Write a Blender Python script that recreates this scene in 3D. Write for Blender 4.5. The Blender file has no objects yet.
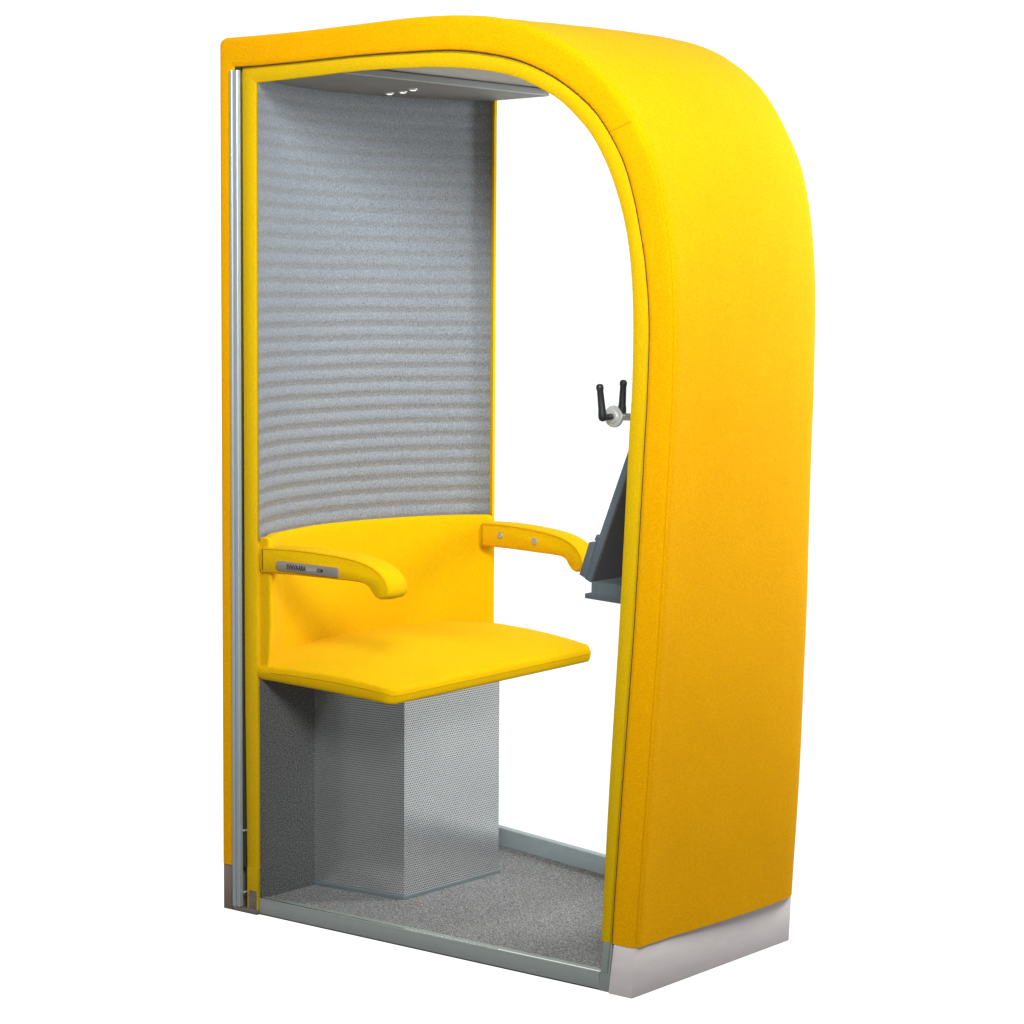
import bpy, bmesh, math, random
from mathutils import Vector, Matrix, noise
random.seed(3)
S = bpy.context.scene
C = S.collection
A0, KT = 0.457, 0.1138            # half depth of the booth at its left end, taper of each glazed side
ZP = 0.119                        # plinth height
def yn(x): return -(A0 - KT*x)    # near glazed side
def yf(x): return (A0 - KT*x)     # far glazed side
def xw(y): return -0.02 + 0.7*y*y # hollow back wall behind the seat

# ------------------------------------------------------------------ helpers
def mesh_obj(name, verts, faces, mat, parent=None, smooth=False, angle=None, uvs=None, fix=True):
    me = bpy.data.meshes.new(name)
    me.from_pydata([tuple(v) for v in verts], [], [tuple(f) for f in faces])
    if uvs is not None:
        ul = me.uv_layers.new(name='UVMap')
        for l in me.loops: ul.data[l.index].uv = uvs[l.vertex_index]
    if fix:
        bm = bmesh.new(); bm.from_mesh(me)
        bmesh.ops.recalc_face_normals(bm, faces=bm.faces)
        bm.to_mesh(me); bm.free()
    me.materials.append(mat)
    if smooth:
        for p in me.polygons: p.use_smooth = True
        if angle: me.set_sharp_from_angle(angle=math.radians(angle))
    o = bpy.data.objects.new(name, me); C.objects.link(o)
    if parent: o.parent = parent
    return o

def grid_obj(name, f, us, vs, mat, parent=None, smooth=True, uvf=None, closed_v=False, angle=None, fix=True):
    verts = []; uvs = []
    for u in us:
        for v in vs:
            verts.append(f(u, v)); uvs.append(uvf(u, v) if uvf else (u, v))
    n = len(vs); faces = []
    for i in range(len(us)-1):
        for j in range(n-1 if not closed_v else n):
            j2 = (j+1) % n
            faces.append((i*n+j, (i+1)*n+j, (i+1)*n+j2, i*n+j2))
    return mesh_obj(name, verts, faces, mat, parent, smooth, angle, uvs, fix)

def bevelled(name, verts, faces, mat, parent=None, w=0.002, seg=2, smooth=True, ang=30):
    bm = bmesh.new()
    vs = [bm.verts.new(v) for v in verts]
    for f in faces: bm.faces.new([vs[i] for i in f])
    bmesh.ops.recalc_face_normals(bm, faces=bm.faces)
    if w > 0:
        es = [e for e in bm.edges if len(e.link_faces) == 2 and e.calc_face_angle(0) > math.radians(ang)]
        bmesh.ops.bevel(bm, geom=es, offset=w, segments=seg, profile=0.5, affect='EDGES', clamp_overlap=True)
    me = bpy.data.meshes.new(name); bm.to_mesh(me); bm.free()
    me.materials.append(mat)
    if smooth:
        for p in me.polygons: p.use_smooth = True
        me.set_sharp_from_angle(angle=math.radians(40))
    o = bpy.data.objects.new(name, me); C.objects.link(o)
    if parent: o.parent = parent
    return o

def prism(name, poly, ax, bx, mat, parent=None, w=0.002, seg=2, ang=30):
    """poly = list of points in a plane, given by two functions to 3D: ax(p) one cap, bx(p) the other"""
    n = len(poly)
    verts = [ax(p) for p in poly] + [bx(p) for p in poly]
    faces = [tuple(range(n)), tuple(range(2*n-1, n-1, -1))]
    for i in range(n):
        j = (i+1) % n
        faces.append((i, j, n+j, n+i))
    return bevelled(name, verts, faces, mat, parent, w, seg, ang=ang)

def zprism(name, poly, z0, z1, mat, parent=None, w=0.002, seg=2, ang=30):
    return prism(name, poly, lambda p: (p[0], p[1], z0), lambda p: (p[0], p[1], z1), mat, parent, w, seg, ang)

def tube(name, p0, p1, r0, r1, mat, parent=None, n=24, w=0.001):
    p0 = Vector(p0); p1 = Vector(p1); d = (p1-p0).normalized()
    a = d.orthogonal().normalized(); b = d.cross(a)
    verts = []
    for p, r in ((p0, r0), (p1, r1)):
        for i in range(n):
            t = 2*math.pi*i/n
            verts.append(p + (a*math.cos(t)+b*math.sin(t))*r)
    faces = [tuple(range(n)), tuple(range(2*n-1, n-1, -1))]
    for i in range(n):
        j = (i+1) % n; faces.append((i, j, n+j, n+i))
    return bevelled(name, verts, faces, mat, parent, w, 2, ang=50)

def catmull(keys, sub):
    out = []; n = len(keys)
    for i in range(n-1):
        p0 = keys[max(i-1, 0)]; p1 = keys[i]; p2 = keys[i+1]; p3 = keys[min(i+2, n-1)]
        for s in range(sub):
            t = s/sub
            out.append([0.5*((2*b)+(-a+c)*t+(2*a-5*b+4*c-d)*t*t+(-a+3*b-3*c+d)*t**3) for a, b, c, d in zip(p0, p1, p2, p3)])
    out.append(list(keys[-1])); return out

def lerp(a, b, t): return a+(b-a)*t

# ------------------------------------------------------------------ materials
def new_mat(name):
    m = bpy.data.materials.new(name); m.use_nodes = True
    nt = m.node_tree; b = nt.nodes['Principled BSDF']
    return m, nt, b
def N(nt, t, **kw):
    n = nt.nodes.new(t)
    for k, v in kw.items(): setattr(n, k, v)
    return n
def ramp(nt, src, stops):
    r = N(nt, 'ShaderNodeValToRGB')
    els = r.color_ramp.elements
    els[0].position, els[0].color = stops[0][0], (*stops[0][1], 1)
    els[1].position, els[1].color = stops[1][0], (*stops[1][1], 1)
    for p, c in stops[2:]:
        e = els.new(p); e.color = (*c, 1)
    nt.links.new(src, r.inputs[0]); return r.outputs[0]

def fabric(name, col, col2, weave=900, sheen=0.35, bump=0.55, patch=None):
    m, nt, b = new_mat(name); L = nt.links
    tc = N(nt, 'ShaderNodeTexCoord')
    n1 = N(nt, 'ShaderNodeTexNoise'); n1.inputs['Scale'].default_value = weave; n1.inputs['Detail'].default_value = 2
    n2 = N(nt, 'ShaderNodeTexNoise'); n2.inputs['Scale'].default_value = 9; n2.inputs['Detail'].default_value = 5
    n3 = N(nt, 'ShaderNodeTexNoise'); n3.inputs['Scale'].default_value = 230; n3.inputs['Detail'].default_value = 3
    for n in (n1, n2, n3): L.new(tc.outputs['Object'], n.inputs['Vector'])
    mx = N(nt, 'ShaderNodeMath', operation='MULTIPLY_ADD'); mx.inputs[1].default_value = 0.12
    L.new(n2.outputs[0], mx.inputs[0])
    m2 = N(nt, 'ShaderNodeMath', operation='MULTIPLY'); m2.inputs[1].default_value = 0.88
    L.new(n3.outputs[0], m2.inputs[0]); L.new(m2.outputs[0], mx.inputs[2])
    c = ramp(nt, mx.outputs[0], [(0.42, col2), (0.58, col)])
    if patch:
        n4 = N(nt, 'ShaderNodeTexNoise'); n4.inputs['Scale'].default_value = 5.5; n4.inputs['Detail'].default_value = 6
        L.new(tc.outputs['Object'], n4.inputs['Vector'])
        f = ramp(nt, n4.outputs[0], [(0.60, (0, 0, 0)), (0.70, (0.35, 0.35, 0.35))])
        mm = N(nt, 'ShaderNodeMix', data_type='RGBA'); L.new(f, mm.inputs[0]); L.new(c, mm.inputs[6])
        mm.inputs[7].default_value = (*patch, 1); c = mm.outputs[2]
    L.new(c, b.inputs['Base Color'])
    b.inputs['Roughness'].default_value = 0.95
    b.inputs['Specular IOR Level'].default_value = 0.06
    b.inputs['Sheen Weight'].default_value = sheen; b.inputs['Sheen Roughness'].default_value = 0.4
    b.inputs['Sheen Tint'].default_value = (1, 0.85, 0.35, 1) if col[0] > col[2]*2 else (1, 1, 1, 1)
    bp = N(nt, 'ShaderNodeBump'); bp.inputs['Strength'].default_value = bump; bp.inputs['Distance'].default_value = 0.0012
    ad = N(nt, 'ShaderNodeMath', operation='ADD'); L.new(n1.outputs[0], ad.inputs[0]); L.new(n3.outputs[0], ad.inputs[1])
    L.new(ad.outputs[0], bp.inputs['Height']); L.new(bp.outputs[0], b.inputs['Normal'])
    return m

M_pipe = fabric('yellow_piping', (0.76, 0.42, 0.0), (0.68, 0.36, 0.0), sheen=0.0)
YEL = (0.95, 0.465, 0.0); YEL2 = (0.87, 0.395, 0.0)
M_yel = fabric('yellow_wool', YEL, YEL2, sheen=0.04)
M_seat = fabric('yellow_seat_wool', (0.85, 0.505, 0.0), (0.78, 0.45, 0.0), weave=700, sheen=0.03, bump=0.35)
M_band = fabric('yellow_band_wool', (0.84, 0.53, 0.003), (0.78, 0.475, 0.002), sheen=0.08)

def felt(name, c1, c2, c3, scale=260, bump=0.5, fib=900):
    m, nt, b = new_mat(name); L = nt.links
    tc = N(nt, 'ShaderNodeTexCoord')
    n1 = N(nt, 'ShaderNodeTexNoise'); n1.inputs['Scale'].default_value = scale; n1.inputs['Detail'].default_value = 4; n1.inputs['Roughness'].default_value = 0.75
    n2 = N(nt, 'ShaderNodeTexNoise'); n2.inputs['Scale'].default_value = fib; n2.inputs['Detail'].default_value = 2
    L.new(tc.outputs['Object'], n1.inputs['Vector']); L.new(tc.outputs['Object'], n2.inputs['Vector'])
    c = ramp(nt, n1.outputs[0], [(0.36, c1), (0.5, c2), (0.64, c3)])
    L.new(c, b.inputs['Base Color']); b.inputs['Roughness'].default_value = 1
    b.inputs['Specular IOR Level'].default_value = 0.1
    bp = N(nt, 'ShaderNodeBump'); bp.inputs['Strength'].default_value = bump; bp.inputs['Distance'].default_value = 0.0015
    L.new(n1.outputs[0], bp.inputs['Height']); L.new(bp.outputs[0], b.inputs['Normal'])
    return m

# the ribs' valleys are tinted darker and browner, fainter higher up: colour follows the rib UV (v counts ribs)
def ribbed(name):
    m = felt(name, (0.17, 0.187, 0.215), (0.27, 0.292, 0.33), (0.38, 0.402, 0.445), scale=300)
    nt = m.node_tree; L = nt.links; b = nt.nodes['Principled BSDF']
    src = b.inputs['Base Color'].links[0].from_socket
    uv = N(nt, 'ShaderNodeUVMap'); uv.uv_map = 'UVMap'
    sp = N(nt, 'ShaderNodeSeparateXYZ'); L.new(uv.outputs[0], sp.inputs[0])
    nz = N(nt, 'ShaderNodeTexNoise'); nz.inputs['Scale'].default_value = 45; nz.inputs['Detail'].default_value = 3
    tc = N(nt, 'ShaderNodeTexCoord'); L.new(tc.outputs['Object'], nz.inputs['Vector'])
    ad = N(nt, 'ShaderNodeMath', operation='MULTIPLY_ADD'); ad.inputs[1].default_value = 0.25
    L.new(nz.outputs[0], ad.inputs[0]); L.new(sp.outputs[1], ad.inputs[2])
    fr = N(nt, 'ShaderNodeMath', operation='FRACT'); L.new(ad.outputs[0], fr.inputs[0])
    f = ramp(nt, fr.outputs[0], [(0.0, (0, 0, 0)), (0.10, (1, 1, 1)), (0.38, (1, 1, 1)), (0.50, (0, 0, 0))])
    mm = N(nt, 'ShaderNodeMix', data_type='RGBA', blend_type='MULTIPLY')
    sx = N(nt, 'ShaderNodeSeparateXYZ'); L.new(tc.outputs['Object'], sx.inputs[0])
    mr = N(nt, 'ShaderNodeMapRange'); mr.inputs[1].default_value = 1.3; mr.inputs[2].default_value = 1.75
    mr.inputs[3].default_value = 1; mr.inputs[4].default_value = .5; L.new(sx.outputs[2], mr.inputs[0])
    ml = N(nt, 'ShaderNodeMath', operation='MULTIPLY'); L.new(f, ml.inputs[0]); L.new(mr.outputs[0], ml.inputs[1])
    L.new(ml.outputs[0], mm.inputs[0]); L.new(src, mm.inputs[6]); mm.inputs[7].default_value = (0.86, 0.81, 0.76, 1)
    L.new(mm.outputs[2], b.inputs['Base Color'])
    return m
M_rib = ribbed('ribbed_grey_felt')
M_felt = felt('grey_felt', (0.62, 0.62, 0.63), (0.74, 0.74, 0.75), (0.84, 0.84, 0.85), scale=240)
M_dkfelt = felt('dark_grey_carpet', (0.04, 0.04, 0.04), (0.12, 0.12, 0.123), (0.25, 0.25, 0.255), scale=290)
M_carpet = felt('grey_carpet', (0.07, 0.07, 0.073), (0.24, 0.24, 0.245), (0.55, 0.54, 0.55), scale=270, bump=0.9)

def metal(name, col, rough=0.35, metallic=1.0, streak=None, spec=0.5):
    m, nt, b = new_mat(name); L = nt.links
    tc = N(nt, 'ShaderNodeTexCoord'); mp = N(nt, 'ShaderNodeMapping')
    mp.inputs['Scale'].default_value = streak or (3, 3, 3)
    L.new(tc.outputs['Object'], mp.inputs[0])
    n1 = N(nt, 'ShaderNodeTexNoise'); n1.inputs['Scale'].default_value = 12; n1.inputs['Detail'].default_value = 5
    L.new(mp.outputs[0], n1.inputs['Vector'])
    c = ramp(nt, n1.outputs[0], [(0.3, tuple(x*0.94 for x in col)), (0.7, col)])
    L.new(c, b.inputs['Base Color'])
    r = N(nt, 'ShaderNodeMapRange'); r.inputs[3].default_value = rough*0.85; r.inputs[4].default_value = rough*1.2
    L.new(n1.outputs[0], r.inputs[0]); L.new(r.outputs[0], b.inputs['Roughness'])
    b.inputs['Metallic'].default_value = metallic; b.inputs['Specular IOR Level'].default_value = spec
    return m
M_plinth = metal('brushed_steel_plinth', (0.84, 0.78, 0.77), 0.55, 0.06, (1, 1, 5))
M_alu = metal('anodised_aluminium', (0.50, 0.58, 0.61), 0.40, 0.5, (30, 30, 1))
M_rail = metal('grey_green_rail_paint', (0.36, 0.40, 0.38), 0.5, 0.1, spec=.3)
M_rail2 = metal('blue_grey_rail_paint', (0.48, 0.55, 0.58), 0.45, 0.2)
M_rail3 = metal('blue_grey_skirting_paint', (0.19, 0.23, 0.25), 0.5, 0.1)
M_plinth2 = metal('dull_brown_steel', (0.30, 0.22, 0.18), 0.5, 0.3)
M_bracket = metal('dull_steel_bracket', (0.30, 0.27, 0.23), 0.5, 0.6)
M_slate = metal('slate_grey_paint', (0.125, 0.155, 0.18), 0.55, 0.0, spec=0.3)
M_panel = metal('dark_grey_soffit', (0.27, 0.275, 0.285), 0.6, 0.0, spec=0.3)
M_dark = metal('charcoal_backing', (0.075, 0.073, 0.073), 0.7, 0.0, spec=.2)
M_black = metal('black_plastic', (0.018, 0.018, 0.022), 0.38, 0.0)
M_gap = metal('dark_gasket', (0.06, 0.055, 0.03), 0.6, 0.0, spec=0.2)
M_disc = metal('zinc_disc', (0.82, 0.81, 0.78), 0.35, 0.45)
M_plate = metal('satin_nameplate', (0.64, 0.57, 0.55), 0.4, 0.8)
M_bolt = metal('grey_bolt', (0.50, 0.55, 0.58), 0.4, 0.6)
M_ink = metal('dark_print', (0.03, 0.025, 0.03), 0.6, 0.0)
M_ink2 = metal('pale_print', (0.62, 0.56, 0.55), 0.5, 0.3)
M_crumb = metal('orange_crumb', (0.55, 0.27, 0.09), 0.7, 0.0)

def perforated():
    m, nt, b = new_mat('perforated_steel'); L = nt.links
    uv = N(nt, 'ShaderNodeUVMap'); uv.uv_map = 'UVMap'
    sp = N(nt, 'ShaderNodeSeparateXYZ'); L.new(uv.outputs[0], sp.inputs[0])
    def mth(op, a, bb=None, c=None):
        n = N(nt, 'ShaderNodeMath', operation=op)
        for i, v in enumerate((a, bb, c)):
            if v is None: continue
            if isinstance(v, (int, float)): n.inputs[i].default_value = v
            else: L.new(v, n.inputs[i])
        return n.outputs[0]
    P = 0.0068; H = P*0.866
    row = mth('DIVIDE', sp.outputs[1], H); ri = mth('FLOOR', row)
    off = mth('MULTIPLY', mth('MODULO', ri, 2.0), 0.5)
    cx = mth('SUBTRACT', mth('FRACT', mth('ADD', mth('DIVIDE', sp.outputs[0], P), off)), 0.5)
    cy = mth('MULTIPLY', mth('SUBTRACT', mth('FRACT', row), 0.5), 0.866)
    d = mth('SQRT', mth('ADD', mth('MULTIPLY', cx, cx), mth('MULTIPLY', cy, cy)))
    hole = mth('LESS_THAN', d, 0.25)
    nz = N(nt, 'ShaderNodeTexNoise'); nz.inputs['Scale'].default_value = 3; nz.inputs['Detail'].default_value = 4
    tc = N(nt, 'ShaderNodeTexCoord'); L.new(tc.outputs['Object'], nz.inputs['Vector'])
    c = ramp(nt, nz.outputs[0], [(0.3, (0.80, 0.81, 0.83)), (0.7, (0.92, 0.92, 0.93))])
    L.new(c, b.inputs['Base Color'])
    b.inputs['Metallic'].default_value = 0.85; b.inputs['Roughness'].default_value = 0.24
    dk = N(nt, 'ShaderNodeBsdfDiffuse'); dk.inputs[0].default_value = (0.03, 0.032, 0.036, 1)
    mx = N(nt, 'ShaderNodeMixShader'); L.new(hole, mx.inputs[0]); L.new(b.outputs[0], mx.inputs[1]); L.new(dk.outputs[0], mx.inputs[2])
    L.new(mx.outputs[0], nt.nodes['Material Output'].inputs[0])
    return m
M_perf = perforated()

def glassmat():
    m, nt, b = new_mat('clear_glass'); nt.nodes.remove(b); L = nt.links
    t = N(nt, 'ShaderNodeBsdfTransparent'); t.inputs[0].default_value = (0.985, 0.995, 0.99, 1)
    g = N(nt, 'ShaderNodeBsdfGlossy'); g.inputs['Roughness'].default_value = 0.02
    f = N(nt, 'ShaderNodeFresnel'); f.inputs[0].default_value = 1.13
    mx = N(nt, 'ShaderNodeMixShader'); L.new(f.outputs[0], mx.inputs[0]); L.new(t.outputs[0], mx.inputs[1]); L.new(g.outputs[0], mx.inputs[2])
    L.new(mx.outputs[0], nt.nodes['Material Output'].inputs[0]); return m
M_glass = glassmat()
def lampmat():
    m, nt, b = new_mat('lit_spot_lens')
    b.inputs['Emission Color'].default_value = (1, 0.93, 0.85, 1); b.inputs['Emission Strength'].default_value = 1.2
    return m
M_lens = lampmat()

# ------------------------------------------------------------------ the booth
booth = bpy.data.objects.new('work_booth', None); C.objects.link(booth)
booth['label'] = 'yellow felt covered one-seat work booth with arched roof, glazed sides and grey ribbed back'
booth['category'] = 'work booth'

# stations round the opening: outer edge N, gasket line D, inner edge I, bulge B of the cover
keys = [
 (0.12,2.25,0.12,2.179,0.12,2.137,0.01), (0.265,2.252,0.265,2.182,0.265,2.143,0.008),
 (0.45,2.258,0.45,2.187,0.45,2.15,0.008), (0.62,2.263,0.6,2.187,0.6,2.149,0.008),
 (0.76,2.258,0.73,2.184,0.715,2.144,0.008), (0.87,2.243,0.83,2.171,0.813,2.133,0.008),
 (0.97,2.212,0.92,2.15,0.9,2.115,0.014), (1.06,2.166,1,2.117,0.959,2.092,0.02),
 (1.13,2.116,1.069,2.076,1.029,2.056,0.026), (1.19,2.056,1.13,2.026,1.084,2.01,0.025),
 (1.237,1.99,1.175,1.968,1.124,1.966,0.023), (1.275,1.925,1.211,1.905,1.162,1.903,0.021),
 (1.302,1.85,1.237,1.83,1.191,1.835,0.019), (1.322,1.762,1.255,1.755,1.214,1.757,0.017),
 (1.335,1.665,1.27,1.675,1.228,1.67,0.015), (1.341,1.553,1.281,1.553,1.235,1.555,0.014),
 (1.341,1.407,1.279,1.405,1.234,1.405,0.013), (1.336,1.28,1.273,1.28,1.227,1.28,0.012),
 (1.315,0.884,1.252,0.884,1.208,0.884,0.01), (1.3,0.68,1.238,0.68,1.196,0.68,0.011),
 (1.285,0.46,1.222,0.46,1.183,0.46,0.009), (1.27,0.25,1.208,0.25,1.173,0.25,0.007),
 (1.262,0.12,1.2,0.12,1.167,0.12,0.006)]
right = catmull(keys, 8)
left = []
for i in range(15):
    z = lerp(ZP+.001, 2.10, i/14)
    left.append([0, z, .0425, z, .114, z, .14])
corner = []
for i in range(1, 10):
    t = i/9; a = math.pi/2*t; r = .016
    corner.append([r-r*math.cos(a), 2.234+r*math.sin(a), lerp(.0425, .055, t) if t < .999 else .06, 2.179 if i > 3 else lerp(2.10, 2.179, i/3.), .115, 2.137 if i > 3 else lerp(2.10, 2.137, i/3.), lerp(.14, .010, t**.7)])
prof = left + corner + right
NP = len(prof)
def normal(i):
    a = prof[max(i-1, 0)]; b = prof[min(i+1, NP-1)]
    dx, dz = b[0]-a[0], b[1]-a[1]; l = math.hypot(dx, dz) or 1
    return (-dz/l, dx/l)
def far_shift(x, z):               # the far side of the shell is a little slimmer at mid height
    if x < 1.0: return 0.0
    k = max(0, 1-abs((z-1.45)/1.2)); k = k*k*(3-2*k)
    return 0.021*k*min(1, (x-1.0)/.2)

# -- outer fabric cover
def cover_pt(i, v):
    x, z, *_, B = prof[i]; nx, nz = normal(i)
    h = -yn(max(x, 0))
    y = v*h
    av = abs(v); e = max(0, 1-av)*h
    d = B*(1-av**2.2)
    r = .006 if v < 0 else .055
    rr = r
    pk = lerp(.0035, .013, min(1, max(0, (v+.6)/1.2)))
    d += pk*(math.sqrt(max(0, 1-((rr-e)/rr)**2)) if e < rr else 1)-.0015
    if v < 0: d += .0030*math.exp(-((e-.018)/.010)**2) - .0034*math.exp(-((e-.005)/.0026)**2)
    w = noise.noise(Vector((x*3.1+z*2.3, y*4, 1.7)))*.0026 + noise.noise(Vector((x*9+z*7, y*14, 5.1)))*.0007
    d += w*(1-av**6)
    fs = far_shift(x, z)*(min(v, 1)+1)/2
    if av > 1.001: d = -.010; y = (h-.0035)*(1 if v > 0 else -1); v = 1 if v > 0 else -1
    return (x+nx*d-fs, y-fs*.9*max(v, 0), z+nz*d)
vs = []
for j in range(0, 9): vs.append(-1+0.04*(j/8)**1.6)
vs += [-1+.04+(1.92-0.0)*k/40 for k in range(1, 40)]
for j in range(8, -1, -1): vs.append(1-0.06*(j/8)**1.6)
vs = [-1.01]+sorted(set(round(v, 5) for v in vs))+[1.01]
grid_obj('shell_cover', lambda u, v: cover_pt(int(u), v), list(range(NP)), vs, M_yel, booth)

# -- padded outer edge band on each glazed side, gasket and inner band
def sidey(x, s, off): return s*(-yn(max(x, 0)) + off)      # off > 0 = outwards
def band(name, col_a, col_b, prof_t, mat, s, fs=True, rng=None, smooth=True):
    """prof_t = list of (t across a->b, outward offset)"""
    idx = rng or range(NP); vl = []
    def f(i, k):
        i = int(i); t, off = prof_t[int(k)]
        xa, za = col_a(prof[i]); xb, zb = col_b(prof[i])
        x, z = lerp(xa, xb, t), lerp(za, zb, t)
        sh = far_shift(prof[i][0], prof[i][1]) if s > 0 else 0
        return (x-sh, sidey(x, s, off)-sh*.9*(s > 0), z)
    return grid_obj(name, f, list(idx), list(range(len(prof_t))), mat, booth, smooth=smooth, angle=50)
cN = lambda p: (p[0], p[1]); cD = lambda p: (p[2], p[3]); cI = lambda p: (p[4], p[5])
def cD2(p):                        # inner side of the gasket slot
    dx, dz = p[4]-p[2], p[5]-p[3]; l = math.hypot(dx, dz)
    if p[2] < .1 and p[0] < .08: return (lerp(.0790, .0712, min(1, p[3]/.6)) if p[3] < .6 else lerp(.0712, .0685, min(1, (p[3]-.6)/1.5)), min(p[3], 2.176))
    return (p[2]+dx/l*.0027, p[3]+dz/l*.0027)
SEAM = [(0, -.0025), (.012, .0002), (.04, .0014), (.2, .0024), (.5, .0028), (.8, .0024), (.96, .0014), (1.0, -.0016), (1.0, -.03)]
INNER = [(0, -.03), (0, -.006), (.06, -.004), (.5, -.003), (.93, -.004), (1.0, -.006), (1.0, -.016)]
def cIf(p):
    if p[4] < .125 and p[5] < 2.13: return (p[4]+.029, p[5])
    k = max(0, min(1, (.9-p[4])/.2))
    return (p[4]+(.029 if p[4] < .1195 else 0), p[5]+.013*k)
for s in (-1, 1):
    band('edge_band', cN, cD, SEAM, M_yel, s)
    band('opening_band', cD2, cI if s < 0 else cIf, INNER, M_band, s)
    prism('band_foot', [(.0795, .013), (.1145, .013), (.1145, ZP+.003), (.0795, ZP+.003)], lambda p: (p[0], s*(A0-KT*p[0]-.003), p[1]), lambda p: (p[0], s*(A0-KT*p[0]-.014), p[1]), M_band, booth, .001)
    band('gasket', cD, cD2, [(-.0, -.0022), (1.0, -.0022)], M_gap, s, smooth=False)

# short cross seams stitched over the near edge band
def cross_seam(ia, tag):
    p = prof[ia]; pts = []
    for k in range(9):
        t = .02+.96*k/8
        x, z = lerp(p[0], p[2], t), lerp(p[1], p[3], t)
        off = .0018+.0013*math.sin(math.pi*t)
        pts.append(Vector((x, sidey(x, -1, off), z)))
    a = prof[ia+1]; dirv = Vector((a[0]-p[0], 0, a[1]-p[1])).normalized()*.0009
    verts = []; faces = []
    for k, q in enumerate(pts):
        verts += [q-dirv, q+Vector((0, -.0012, 0)), q+dirv]
    for k in range(8):
        a0 = k*3; faces += [(a0, a0+1, a0+4, a0+3), (a0+1, a0+2, a0+5, a0+4)]
    mesh_obj('seam', verts, faces, M_seam, booth)
M_seam = metal('seam_thread', (0.70, 0.36, 0.002), 0.9, 0, spec=.1)
i1 = min(range(NP), key=lambda i: abs(prof[i][0]-.112)+(prof[i][1] < 2.2)*9)
i2 = min(range(NP), key=lambda i: abs(prof[i][0]-1.229)+abs(prof[i][1]-2.0))
cross_seam(i1, 0); cross_seam(i2, 0)

# -- lining of the arch (pale felt) from the ceiling down the inside of the front wall
lin = [i for i in range(NP) if prof[i][4] > .119 or i >= len(left)+len(corner)]
def lin_pt(i, v):
    p = prof[int(i)]; nx, nz = normal(int(i))
    o = .022 if p[5] > 2.0 else .010
    x, z = p[4]+nx*o, p[5]+nz*o
    return (x, v*(-yn(x)-.02), z)
grid_obj('arch_lining', lin_pt, lin, [-1, -.5, 0, .5, 1], M_felt, booth)

# -- ribbed felt back wall
Z0, Z1, PIT = .975, 2.165, .0387
nz_ = int((Z1-Z0)/PIT*10)
def rib_pt(z, y):
    ph = (z-Z0)/PIT; fr = ph % 1.0
    w = noise.noise(Vector((y*7, z*6, 0)))*.0013 + noise.noise(Vector((y*40, z*25, 3)))*.0005
    prof_ = .85*math.sin(math.pi*min(1, max(0, (fr-.28)/.72))) if fr > .28 else 0
    fade = 1.0
    return (xw(y)+.003+lerp(.0035*prof_*(1-.35*min(1, max(0, (z-1.3)/.5)))+w, .0035, min(1, max(0, (abs(y)-.395)/.03))), y, z + noise.noise(Vector((y*5, z*2, 9)))*.0016)
zs = [lerp(Z0, Z1, i/nz_) for i in range(nz_+1)]
ye = -yn(.12)-.005
ys = [lerp(-ye, ye, i/60) for i in range(61)]
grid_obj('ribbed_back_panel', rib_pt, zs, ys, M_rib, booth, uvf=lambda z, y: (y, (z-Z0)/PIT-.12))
# -- lower back wall, carpet covered
zs = [.03, .2, .4, .632]
grid_obj('lower_back_panel', lambda z, y: (.124, y, z), zs, ys, M_dkfelt, booth)

# -- backrest: thick pad whose wings fold forward at both ends
def back_x(y):
    ay = abs(y); x = xw(y)+.009
    if ay > .30: x += (ay-.30)*.24
    return x
def back_pt(i, y):
    i = int(i)
    path = [(-.02, .984), (.0, .9835), (.0045, .982), (.007, .978), (.009, .965), (.011, .92), (.013, .85), (.014, .76), (.010, .70), (.006, .65), (.0, .628), (-.02, .625)]
    d, z = path[i]
    if abs(y) > yb+.0033: return (.09, y, z)
    e = yb+.003-abs(y)
    if e < .022: d -= .022*(1-math.sqrt(max(0, 1-((.022-e)/.022)**2)))*.8
    return (back_x(y)+d, y, z + noise.noise(Vector((y*6, z*5, 2)))*.0012)
yb = .424
ysb = sorted([lerp(-yb-.003, yb+.003, i/70) for i in range(71)] + [-.301, -.299, .299, .301, -yb-.0036, yb+.0036] + [q*(yb+.003-k) for q in (-1, 1) for k in (.0007, .002, .004, .0075, .015, .019)])
grid_obj('backrest', back_pt, list(range(12)), ysb, M_seat, booth, angle=60)

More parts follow.
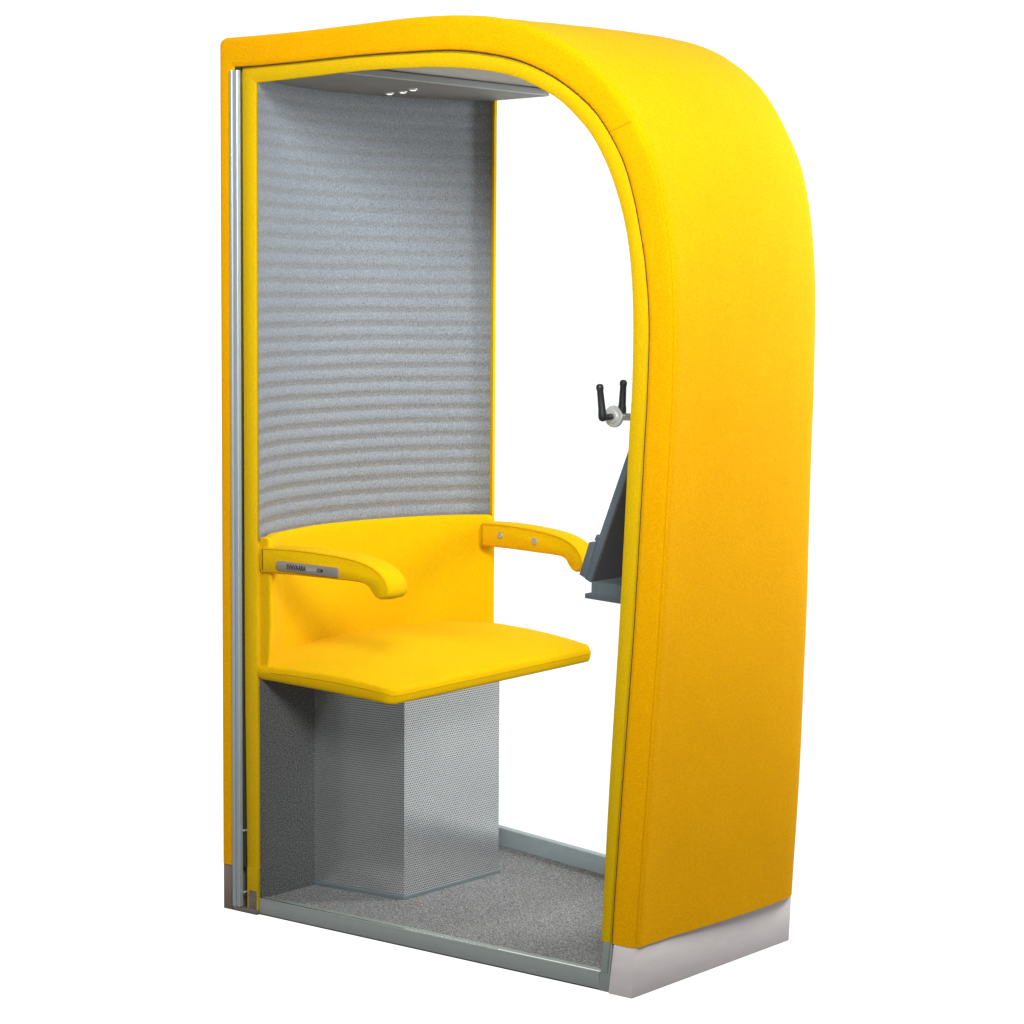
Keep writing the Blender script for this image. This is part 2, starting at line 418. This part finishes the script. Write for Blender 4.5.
# -- seat
def seat():
    import itertools
    # outline: back follows the wall, front edge straight with rounded corners
    yn0, yf0 = -.436, .436
    def xb(y): return xw(max(-.44, min(.44, y)))+.004
    def xf(y): return .556
    nu, nv = 44, 60
    ZT, ZB = .644, .603
    verts = []; faces = []
    prof_s = []
    # (inset, z) going from the top centre over the rim to the underside
    def surf(u, v):                # u across x 0..1, v across y 0..1
        y = lerp(yn0, yf0, v); x0 = xb(max(-ye, min(ye, y))); x = lerp(x0, xf(y), u)
        return x, y
    R = .008
    def edge(u, v):
        y = lerp(yn0, yf0, v); L = xf(y)-xb(y)
        dx = (1-u)*L; dy = min(v, 1-v)*(yf0-yn0)
        rc = .035
        if dx < rc and dy < rc:
            q = rc-math.hypot(rc-dx, rc-dy); return max(q, 0)
        return min(dx, dy)
    us = sorted(set([0]+[i/30 for i in range(31)]+[1-.04*(k/8)**1.5 for k in range(9)]))
    vs_ = sorted(set([i/40 for i in range(41)]+[.03*(k/8)**1.5 for k in range(9)]+[1-.03*(k/8)**1.5 for k in range(9)]))
    idx = {}
    def corner_fix(u, v):
        x, y = surf(u, v)
        L = xf(y)-xb(y); dx = (1-u)*L; dn = y-yn0; df = yf0-y; dy = min(dn, df); rc = .035
        if dx < rc and dy < rc:
            ax, ay = rc-dx, rc-dy; m = max(ax, ay); h = math.hypot(ax, ay)
            k = m/h if h else 1
            x += (ax-ax*k)*-1; y += (ay-ay*k)*(1 if dn < df else -1)
            e = rc-m
        else: e = min(dx, dy)
        return x, y, e
    for side in (1, 0):
        for i, u in enumerate(us):
            for j, v in enumerate(vs_):
                x, y, e = corner_fix(u, v)
                t = min(1, e/R); q = math.sqrt(max(0, 1-(1-t)**2))
                mid = (ZT+ZB)/2+.002
                if side:
                    crown = .026*(1-(2*v-1)**4)*math.sin(math.pi*min(1, .15+.85*u)) if u < 1 else 0
                    z = mid+(ZT-mid)*q + crown - .006*(1-u)
                    z += (noise.noise(Vector((x*9, y*9, 4)))*.0022 + noise.noise(Vector((x*26, y*17, 8)))*.0014*math.exp(-e/.06))*q
                    # stitched seam just inside the rim
                    z -= .0022*math.exp(-((e-.011)/.0018)**2)
                else: z = mid+(ZB-mid)*q
                y *= (A0-KT*max(x, .1)-.001)/.438
                z += .018*(y+.40)/.8 - .004 + .020*(1-u) + .007*math.sin(math.pi*u)*(1 if side else .3) - (.004*max(0, (u-.9)/.1)**2 if side else 0)
                idx[(side, i, j)] = len(verts); verts.append((x, y, z))
    nu, nv = len(us), len(vs_)
    for side in (0, 1):
        for i in range(nu-1):
            for j in range(nv-1):
                faces.append((idx[(side, i, j)], idx[(side, i+1, j)], idx[(side, i+1, j+1)], idx[(side, i, j+1)]))
    for i in range(nu-1):
        for j in (0, nv-1): faces.append((idx[(0, i, j)], idx[(0, i+1, j)], idx[(1, i+1, j)], idx[(1, i, j)]))
    for j in range(nv-1):
        for i in (0, nu-1): faces.append((idx[(0, i, j)], idx[(0, i, j+1)], idx[(1, i, j+1)], idx[(1, i, j)]))
    so = mesh_obj('seat', verts, faces, M_seat, booth, True, 60)
    # piping along the top rim, near side -> front -> far side
    i_top = len(us)-1; ring = []
    jn, jf = 0, len(vs_)-1
    def P(i, j): return Vector(verts[idx[(1, i, j)]])
    for i in range(3, i_top): ring.append(P(i, 0)+Vector((0, -.0004, .0045)))
    for j in range(0, len(vs_)): ring.append(P(i_top, j)+Vector((.0004, 0, .0045)))
    for i in range(i_top-1, 2, -1): ring.append(P(i, jf)+Vector((0, .0004, .0045)))
    vv = []; ff = []; rr = .0010
    for k, q in enumerate(ring):
        t = (ring[min(k+1, len(ring)-1)]-ring[max(k-1, 0)]).normalized(); a = Vector((0, 0, 1)); b2 = t.cross(a).normalized()
        for m in range(6):
            an = m*math.pi/3; vv.append(q+(a*math.cos(an)+b2*math.sin(an))*rr)
    for k in range(len(ring)-1):
        for m in range(6): ff.append((k*6+m, (k+1)*6+m, (k+1)*6+(m+1) % 6, k*6+(m+1) % 6))
    mesh_obj('piping', vv, ff, M_pipe, so, True)
    return so
seat()

# -- armrests, curled down at the front end
arm_near = [(.078, .928), (.079, .943), (.086, .9515), (.096, .9535), (.187, .9565), (.28, .9545), (.372, .948), (.425, .938), (.464, .922), (.488, .900), (.496, .877), (.491, .860), (.474, .852), (.456, .856), (.443, .867), (.432, .880), (.413, .888), (.38, .890), (.334, .890), (.20, .890), (.098, .888), (.086, .890), (.079, .898), (.078, .910)]
def armrest(sgn, dx, dz, o1, o2):
    """o1 = offset plane nearer the glass, o2 = inner"""
    pts = catmull([list(p) for p in arm_near+[arm_near[0]]], 4)[:-1]
    cx = sum(p[0] for p in pts)/len(pts)
    n = len(pts); rings = []
    cen = []
    # rounded section: rings across the width with inset at both ends
    W = abs(o1-o2)
    sec = [(0, .004), (.025, .0012), (.07, 0), (.16, .0), (.3, -.0012), (.5, -.0018), (.7, -.0012), (.84, 0), (.93, 0), (.975, .0012), (1.0, .004)]
    nrm = []
    for i in range(n):
        a = pts[i-1]; b = pts[(i+1) % n]; tx, tz = b[0]-a[0], b[1]-a[1]; l = math.hypot(tx, tz) or 1
        nrm.append((-tz/l, tx/l))
    verts = []; faces = []
    for t, ins in sec:
        for i, p in enumerate(pts):
            x = p[0]-nrm[i][0]*ins + dx; z = p[1]-nrm[i][1]*ins + dz
            # the rim seam: a shallow groove on the side faces
            off = lerp(o1, o2, t)
            y = sgn*(off-KT*x)
            verts.append((x, y, z))
    m = len(sec)
    for k in range(m-1):
        for i in range(n):
            j = (i+1) % n; faces.append((k*n+i, k*n+j, (k+1)*n+j, (k+1)*n+i))
    faces.append(tuple(range(n))); faces.append(tuple(range((m-1)*n, m*n)))
    o = mesh_obj('armrest', verts, faces, M_seat, booth, True, 35)
    # piping where top pad meets side panel
    for t in (.0, 1.0):
        loop = []
        for i, p in enumerate(pts):
            x = p[0]-nrm[i][0]*.0042+dx; z = p[1]-nrm[i][1]*.0042+dz
            off = lerp(o1, o2, t)+(.0003 if (t == 0) == (o1 > o2) else -.0003)
            loop.append(Vector((x, sgn*(off-KT*x), z)))
        vv = []; ff = []; r = .0011
        for i, q in enumerate(loop):
            for a in range(4):
                an = a*math.pi/2
                vv.append(q+Vector((nrm[i][0]*r*math.cos(an), r*math.sin(an), nrm[i][1]*r*math.cos(an))))
        L_ = len(loop)
        for i in range(L_):
            j = (i+1) % L_
            for a in range(4): ff.append((i*4+a, j*4+a, j*4+(a+1) % 4, i*4+(a+1) % 4))
        mesh_obj('piping', vv, ff, M_seam, o)
    # small screw head under the arm
    x = .418+dx; y = sgn*(lerp(o1, o2, .3)-KT*x)
    tube('screw', (x, y, .893+dz), (x, y, .886+dz), .006, .006, M_seam, o, 12)
    return o
arm1 = armrest(-1, .042, .007, .450, .380)
arm2 = armrest(1, .070, .013, .450, .383)
# camera-facing side of the far arm is its inner one
for bx, bz in ((.237, .9375), (.378, .934)):
    yy = .383-KT*bx
    tube('bolt', (bx, yy+.004, bz), (bx, yy-.0035, bz), .0108, .0098, M_bolt, arm2, 24)

# -- nameplate on the outer side of the near armrest
def plate():
    pts = []; x0, x1, zc_, h = .179, .384, .9105, .0125
    def zz(x, w): return lerp(.9185, .9155, (x-x0)/(x1-x0))+w
    for k in range(9):
        a = math.pi/2+math.pi*k/8; pts.append((x0+h+h*math.cos(a), h*math.sin(a)))
    for k in range(9):
        a = -math.pi/2+math.pi/2*k/8*1.0; pts.append((x1-.006+.006*math.cos(a), -h+.006+.006*math.sin(a)))
    for k in range(9):
        a = math.pi/2*k/8; pts.append((x1-.006+.006*math.cos(a), h-.006+.006*math.sin(a)))
    o = prism('nameplate', pts, lambda p: (p[0], -(.4505-KT*p[0]), zz(p[0], p[1])), lambda p: (p[0], -(.4545-KT*p[0]), zz(p[0], p[1])), M_plate, arm1, w=.0012, ang=50)
    def text(body, xs, width, size, mat, bold):
        cu = bpy.data.curves.new('t', 'FONT'); cu.body = body; cu.size = size; cu.extrude = .0002
        cu.offset = bold
        to = bpy.data.objects.new('t', cu); C.objects.link(to)
        bpy.context.view_layer.update()
        me = bpy.data.meshes.new_from_object(to.evaluated_get(bpy.context.evaluated_depsgraph_get()))
        bpy.data.objects.remove(to)
        mnx = min(v.co.x for v in me.vertices); mxx = max(v.co.x for v in me.vertices)
        sc = width/(mxx-mnx)
        for v in me.vertices:
            x = xs+(v.co.x-mnx)*sc; w = v.co.y-size*.34
            v.co = Vector((x, -(.4549-KT*x)-v.co.z, zz(x, w)))
        me.materials.clear(); me.materials.append(mat)
        ob = bpy.data.objects.new('lettering', me); C.objects.link(ob); ob.parent = arm1
    text('EVAVAARA', .217, .062, .0185, M_ink, .00035)
    text('DESIGN', .281, .032, .0125, M_ink2, .0)
    text('.COM', .315, .020, .0125, M_ink, .00035)
plate()

# -- perforated steel box under the seat
def pbox():
    x1, y0, y1, z0, z1 = .400, -.203, .175, .053, .606
    verts = []; faces = []; uvs = []
    def quad(a, b, c, d, ua, ub, uc, ud):
        i = len(verts); verts.extend([a, b, c, d]); uvs.extend([ua, ub, uc, ud]); faces.append((i, i+1, i+2, i+3))
    xa = .10; ya = -.252; yb_ = .226; y0 = -.190
    quad((xa, ya, z0), (x1, y0, z0), (x1, y0, z1), (xa, ya, z1), (0, 0), (.4, 0), (.4, .54), (0, .54))
    quad((x1, y0, z0), (x1, y1, z0), (x1, y1, z1), (x1, y0, z1), (0, 0), (.378, 0), (.378, .54), (0, .54))
    quad((x1, y1, z0), (xa, yb_, z0), (xa, yb_, z1), (x1, y1, z1), (0, 0), (.4, 0), (.4, .54), (0, .54))
    mesh_obj('perforated_box', verts, faces, M_perf, booth, False, None, uvs, fix=False)
    for zz in (0,):
        t = .003
        zprism('box_skirting', [(xa, ya-t), (x1+t, y0-t), (x1+t, y1+t), (xa, yb_+t)], .042, .053, M_rail3, booth, .001)
pbox()

# -- floor, rails, plinths
def poly_side(x0, x1, s, o1, o2):
    return [(x0, s*(A0-KT*x0+o1)), (x1, s*(A0-KT*x1+o1)), (x1, s*(A0-KT*x1+o2)), (x0, s*(A0-KT*x0+o2))]
fl = [(.120, y) for y in [lerp(-.44, .44, i/16) for i in range(17)]] + [(1.21, .30), (1.21, -.30)]
zprism('floor_carpet', fl, .012, .0435, M_carpet, booth, .0)
zprism('near_floor_rail', poly_side(.119, 1.163, -1, -.003, -.030), .004, .046, M_rail, booth, .003, 3)
zprism('far_floor_rail', poly_side(.119, 1.163, 1, -.003, -.030), .004, .092, M_rail2, booth, .003, 3)
zprism('rail_foot', poly_side(.10, 1.19, -1, -.010, -.034), 0, .004, M_gap, booth, 0)
for s in (-1, 1):
    # grey metal foot of the stile by the front wall
    prism('stile_foot', [(1.163, .002), (1.1895, .002), (1.1995, ZP), (1.175, ZP)],
          lambda p: (p[0], s*(A0-KT*p[0]-.002), p[1]), lambda p: (p[0], s*(A0-KT*p[0]-.032), p[1]), M_rail, booth, .001)
    prism('stile_foot', [(1.1905, .002), (1.1965, .002), (1.206, ZP), (1.200, ZP)],
          lambda p: (p[0], s*(A0-KT*p[0]-.006), p[1]), lambda p: (p[0], s*(A0-KT*p[0]-.030), p[1]), M_gap, booth, .0)
    prism('corner_bracket', [(.088, .004), (.112, .004), (.112, .062), (.088, .062)],
          lambda p: (p[0], s*(A0-KT*p[0]+.001), p[1]), lambda p: (p[0], s*(A0-KT*p[0]-.02), p[1]), M_bracket, booth, .001)
    prism('corner_bracket', [(.038, -.0), (.1185, -.0), (.1185, .012), (.038, .012)],
          lambda p: (p[0], s*(A0-KT*p[0]+.0035), p[1]+.001), lambda p: (p[0], s*(A0-KT*p[0]-.03), p[1]+.001), M_bracket, booth, .001)
# front-wall plinth
def pl_pts():
    o = .002
    return [(1.199, yn(1.199)-.001), (1.259, yn(1.26)-.001), (1.259, yf(1.26)+.001), (1.199, yf(1.199)+.001)]
lowp = pl_pts()
prism('plinth', lowp, lambda p: (p[0]-(.008 if p[0] < 1.25 else .003), p[1], .0), lambda p: (p[0]+(.002 if p[0] > 1.25 else .007), p[1], ZP), M_plinth, booth, .0015)
# back-wall plinth follows the curved wall
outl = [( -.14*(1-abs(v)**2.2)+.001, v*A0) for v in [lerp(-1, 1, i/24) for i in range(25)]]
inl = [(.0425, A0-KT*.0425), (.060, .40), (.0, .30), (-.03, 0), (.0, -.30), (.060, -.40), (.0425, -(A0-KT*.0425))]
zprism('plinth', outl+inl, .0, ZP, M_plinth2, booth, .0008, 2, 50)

# -- glazed door on the near side and fixed pane on the far side
def pane(name, s):
    loop = []
    for i in range(NP): 
        p = cD2(prof[i]); loop.append(p)
    # keep unique
    pts = []
    for p in loop:
        if not pts or math.hypot(p[0]-pts[-1][0], p[1]-pts[-1][1]) > .004: pts.append(p)
    pts = [(.080, .05)]+pts+[(1.19, .05)]
    return prism(name, pts, lambda p: (p[0], s*(A0-KT*p[0]+.000), p[1]), lambda p: (p[0], s*(A0-KT*p[0]+.005), p[1]), M_glass, booth, 0)
door = pane('glass_door', -1); door['label'] = 'clear glass door pane with long aluminium pull profile'
pane('fixed_glass_pane', 1)
def aprofile():
    # two-ridged aluminium extrusion standing full height beside the door
    sec = [(.0430, .001), (.0430, -.010), (.0445, -.0125), (.0500, -.0125), (.0515, -.0110), (.0520, -.004), (.0540, -.004), (.0545, -.0090), (.0560, -.0105), (.0655, -.0105), (.0670, -.009), (.0670, .001)]
    def P(p, z):
        x = p[0]; return (x, yn(x)+p[1], z)
    return prism('pull_profile', sec, lambda p: P(p, .016), lambda p: P(p, 2.170), M_alu, door, .0)
aprofile()
def slot():
    prism('hinge_slot', [(.0672, .016), (.0785, .016), (.0690, 2.176), (.0672, 2.176)],
          lambda p: (p[0], yn(p[0])+.010, p[1]), lambda p: (p[0], yn(p[0])+.012, p[1]), M_gap, door, 0)
    for z in (.217, .054):
        tube('hinge_pin', (.0722, yn(.08)+.009, z), (.0722, yn(.08)-.0035, z), .0032, .0026, M_disc, door, 12, .0005)
slot()

# -- hanging soffit with three little spot lamps
sof = [(xw(y)+.012, y) for y in [lerp(-.425, .425, i/16) for i in range(17)]] + [(.362, .405), (.386, -.405)]
soffit = zprism('soffit_panel', sof, 2.1475, 2.166, M_panel, booth, .0015, 2, 50)
prism('edge_trim', [(.3868, -.404), (.3882, -.404), (.3642, .404), (.3628, .404)], lambda p: (p[0], p[1], 2.1478), lambda p: (p[0], p[1], 2.1505), M_rail, soffit, 0)
for sx, sy in ((.090, .062), (.150, .052), (.223, .016)):
    ring = tube('spot_lamp', (sx, sy, 2.1485), (sx, sy, 2.1440), .013, .0115, M_disc, soffit, 24, .001)
    tube('lens', (sx, sy, 2.1445), (sx, sy, 2.1425), .0075, .0075, M_lens, ring, 20, .0004)

# -- slate-grey reading desk bracket on the inside of the front wall
yd0, yd1 = -.15, .15
def desk():
    board = [(1.101, 1.263), (1.004, 1.024), (.992, .998), (.962, .932), (.987, .924), (1.098, 1.203), (1.124, 1.263)]
    F = lambda poly, nm, y0, y1, par, w=.0015: prism(nm, poly, lambda p: (p[0], y0, p[1]), lambda p: (p[0], y1, p[1]), M_slate, par, w)
    d = F([(1.118, 1.300), (1.000, 1.014), (.966, .930), (.984, .922), (1.132, 1.286)], 'reading_desk', yd0, yd1, booth)
    F([(1.000, 1.022), (.980, 1.020), (.950, .939), (.972, .930)], 'ledge', yd0-.002, yd1+.002, d)
    F([(.987, .926), (.9865, .897), (.9665, .895), (.9665, .883), (1.205, .876), (1.205, .924)], 'tray', yd0, yd1, d)
    prism('desk_back', [(.9855, .9235), (.990, .9225), (1.136, 1.286), (1.1315, 1.287)], lambda p: (p[0], yd0+.001, p[1]), lambda p: (p[0], yd1-.001, p[1]), M_dark, d, .0)
    tube('pivot_knob', (.990, yd0+.02, 1.022), (.996, yd0+.02, 1.034), .009, .009, M_slate, d, 16)
    return d
desk()
# -- screen mount: zinc disc between two black clamping levers on a short arm
def mount():
    cx, cz = 1.024, 1.322; cy = -.12
    disc = tube('screen_mount', (cx, cy, cz), (cx, cy+.010, cz), .0265, .0265, M_disc, booth, 40, .002)
    tube('washer', (cx, cy-.004, cz), (cx, cy, cz), .015, .016, M_disc, disc, 24, .001)
    tube('spindle', (cx, cy-.034, cz-.001), (cx, cy-.004, cz), .0075, .0075, M_black, disc, 20, .001)
    tube('spindle', (cx+.014, cy+.012, cz-.001), (cx+.075, cy+.012, cz-.001), .0075, .0075, M_bolt, disc, 20, .001)
    tube('wall_arm', (cx+.02, cy+.012, cz), (1.246, cy+.012, cz), .009, .009, M_bolt, disc, 20, .001)
    def lever(bx, by, bz, tx, ty, tz, r0=.0105, r1=.0078):
        p0 = Vector((bx, by, bz)); p1 = Vector((tx, ty, tz)); d = (p1-p0)
        a = d.normalized().orthogonal().normalized(); b = d.normalized().cross(a)
        st = [(-.10, .3), (-.07, .75), (0, 1.0), (.1, 1.0), (.25, .86), (.5, .80), (.8, .74), (.84, .86), (.93, .86), (.985, .6), (1.0, .2)]
        vv = []; ff = []; n = 16
        for t, k in st:
            q = p0+d*t
            for i in range(n):
                an = 2*math.pi*i/n; vv.append(q+(a*math.cos(an)+b*math.sin(an))*r0*k)
        for s_ in range(len(st)-1):
            for i in range(n):
                j = (i+1) % n; ff.append((s_*n+i, s_*n+j, (s_+1)*n+j, (s_+1)*n+i))
        ff.append(tuple(range(n))); ff.append(tuple(range((len(st)-1)*n, len(st)*n)))
        mesh_obj('clamp_lever', vv, ff, M_black, disc, True, 50)
    lever(cx+.002, cy-.040, cz-.002, cx-.005, cy-.045, cz+.079)
    lever(cx+.018, cy-.004+.016, cz+.010, cx+.022, cy+.012, cz+.088)
mount()
# -- crumb on the carpet
cr = mesh_obj('crumb', [(0, 0, 0), (.006, .001, 0), (.007, .006, 0), (.001, .005, .0), (.002, .002, .004), (.005, .004, .0035)],
         [(0, 1, 4), (1, 2, 5), (1, 5, 4), (2, 3, 5), (3, 0, 4), (3, 4, 5), (0, 3, 2, 1)], M_crumb)
cr.location = (.437, -.178, .0435); cr.scale = (1.1, 1.1, 1.0)
cr['label'] = 'tiny orange crumb lying on the grey carpet in front of the perforated steel box'; cr['category'] = 'crumb'

# ------------------------------------------------------------------ light
w = bpy.data.worlds.new('World'); S.world = w; w.use_nodes = True
nt = w.node_tree; bg = nt.nodes['Background']
tc = N(nt, 'ShaderNodeTexCoord'); dot = N(nt, 'ShaderNodeVectorMath', operation='DOT_PRODUCT')
# world is white across the view, dimmed behind the camera to deepen the shading
yaw = .72828
dot.inputs[1].default_value = (-math.sin(yaw), math.cos(yaw), 0)
nt.links.new(tc.outputs['Generated'], dot.inputs[0])
mr = N(nt, 'ShaderNodeMapRange'); mr.interpolation_type = 'SMOOTHSTEP'
mr.inputs[1].default_value = -0.35; mr.inputs[2].default_value = 0.40
mr.inputs[3].default_value = 0.19; mr.inputs[4].default_value = 1.2
nt.links.new(dot.outputs['Value'], mr.inputs[0])
# low side directions dimmed too, to darken the shell's foot and shape metal reflections
sp = N(nt, 'ShaderNodeSeparateXYZ'); nt.links.new(tc.outputs['Generated'], sp.inputs[0])
m2 = N(nt, 'ShaderNodeMapRange'); m2.interpolation_type = 'SMOOTHSTEP'
m3 = N(nt, 'ShaderNodeMapRange'); m3.interpolation_type = 'SMOOTHSTEP'
m3.inputs[1].default_value = 0.45; m3.inputs[2].default_value = 0.85; m3.inputs[3].default_value = 0; m3.inputs[4].default_value = .5
nt.links.new(dot.outputs['Value'], m3.inputs[0])
ad = N(nt, 'ShaderNodeMath', operation='ADD'); nt.links.new(sp.outputs[2], ad.inputs[0]); nt.links.new(m3.outputs[0], ad.inputs[1])
m2.inputs[1].default_value = -0.36; m2.inputs[2].default_value = -0.17
m2.inputs[3].default_value = 0.10; m2.inputs[4].default_value = 1.0
nt.links.new(ad.outputs[0], m2.inputs[0])
mm = N(nt, 'ShaderNodeMath', operation='MULTIPLY'); nt.links.new(mr.outputs[0], mm.inputs[0]); nt.links.new(m2.outputs[0], mm.inputs[1])
nt.links.new(mm.outputs[0], bg.inputs['Strength'])
bg.inputs['Color'].default_value = (1, 1, 1, 1)

def area(name, loc, tgt, sx, sy, power, col=(1, 1, 1), spread=180):
    l = bpy.data.lights.new(name, 'AREA'); l.shape = 'RECTANGLE'; l.size = sx; l.size_y = sy; l.energy = power; l.color = col; l.spread = math.radians(spread)
    o = bpy.data.objects.new(name, l); C.objects.link(o); o.location = loc
    o.rotation_euler = (Vector(tgt)-Vector(loc)).to_track_quat('-Z', 'Y').to_euler()
    return o
area('softbox_front', (3.2, -2.6, 3.1), (.2, 0, 1.85), 1.1, 1.1, 45, spread=88)
area('fill_low', (1.7, -3.4, .7), (.5, 0, 2.0), 1.0, 1.0, 6, spread=120)  # unseen fill, added to brighten the ceiling lining and other undersides
area('softbox_top', (2.6, .5, 3.3), (1.2, .1, 2.0), .7, .7, 10)
area('softbox_rim', (1.95, 1.6, 1.95), (1.3, .3, 1.6), .5, 1.0, 40)
area('spot_lamp_light', (.17, .04, 2.135), (.42, 0, .5), .08, .08, .7, (1, .93, .86), 60)

# ------------------------------------------------------------------ camera
cam = bpy.data.cameras.new('camera'); co = bpy.data.objects.new('camera', cam); C.objects.link(co)
f_px, cy_px, roll = 2220.73, 468.48, -0.0065
yaw, pit = .72828, -.0808
fw = Vector((-math.sin(yaw)*math.cos(pit), math.cos(yaw)*math.cos(pit), math.sin(pit)))
rt = Vector((math.cos(yaw), math.sin(yaw), 0)); up = rt.cross(fw)
# image x = x c - y s ; image up = x s + y c
c_, s_ = math.cos(roll), math.sin(roll)
ix = rt*c_ - up*s_; iy = rt*s_ + up*c_
m = Matrix((ix, iy, -fw)).transposed().to_4x4(); m.translation = Vector((4.36235, -4.22309, 1.62411))
co.matrix_world = m
cam.sensor_width = 36; cam.lens = f_px/1024*36; cam.shift_y = (cy_px-512)/1024
cam.clip_end = 200; cam.clip_start = .05
S.camera = co
S.render.engine = 'CYCLES'
S.view_settings.view_transform = 'Standard'; S.view_settings.look = 'None'
S.view_settings.exposure = 0; S.view_settings.gamma = 1
S.cycles.transparent_max_bounces = 16
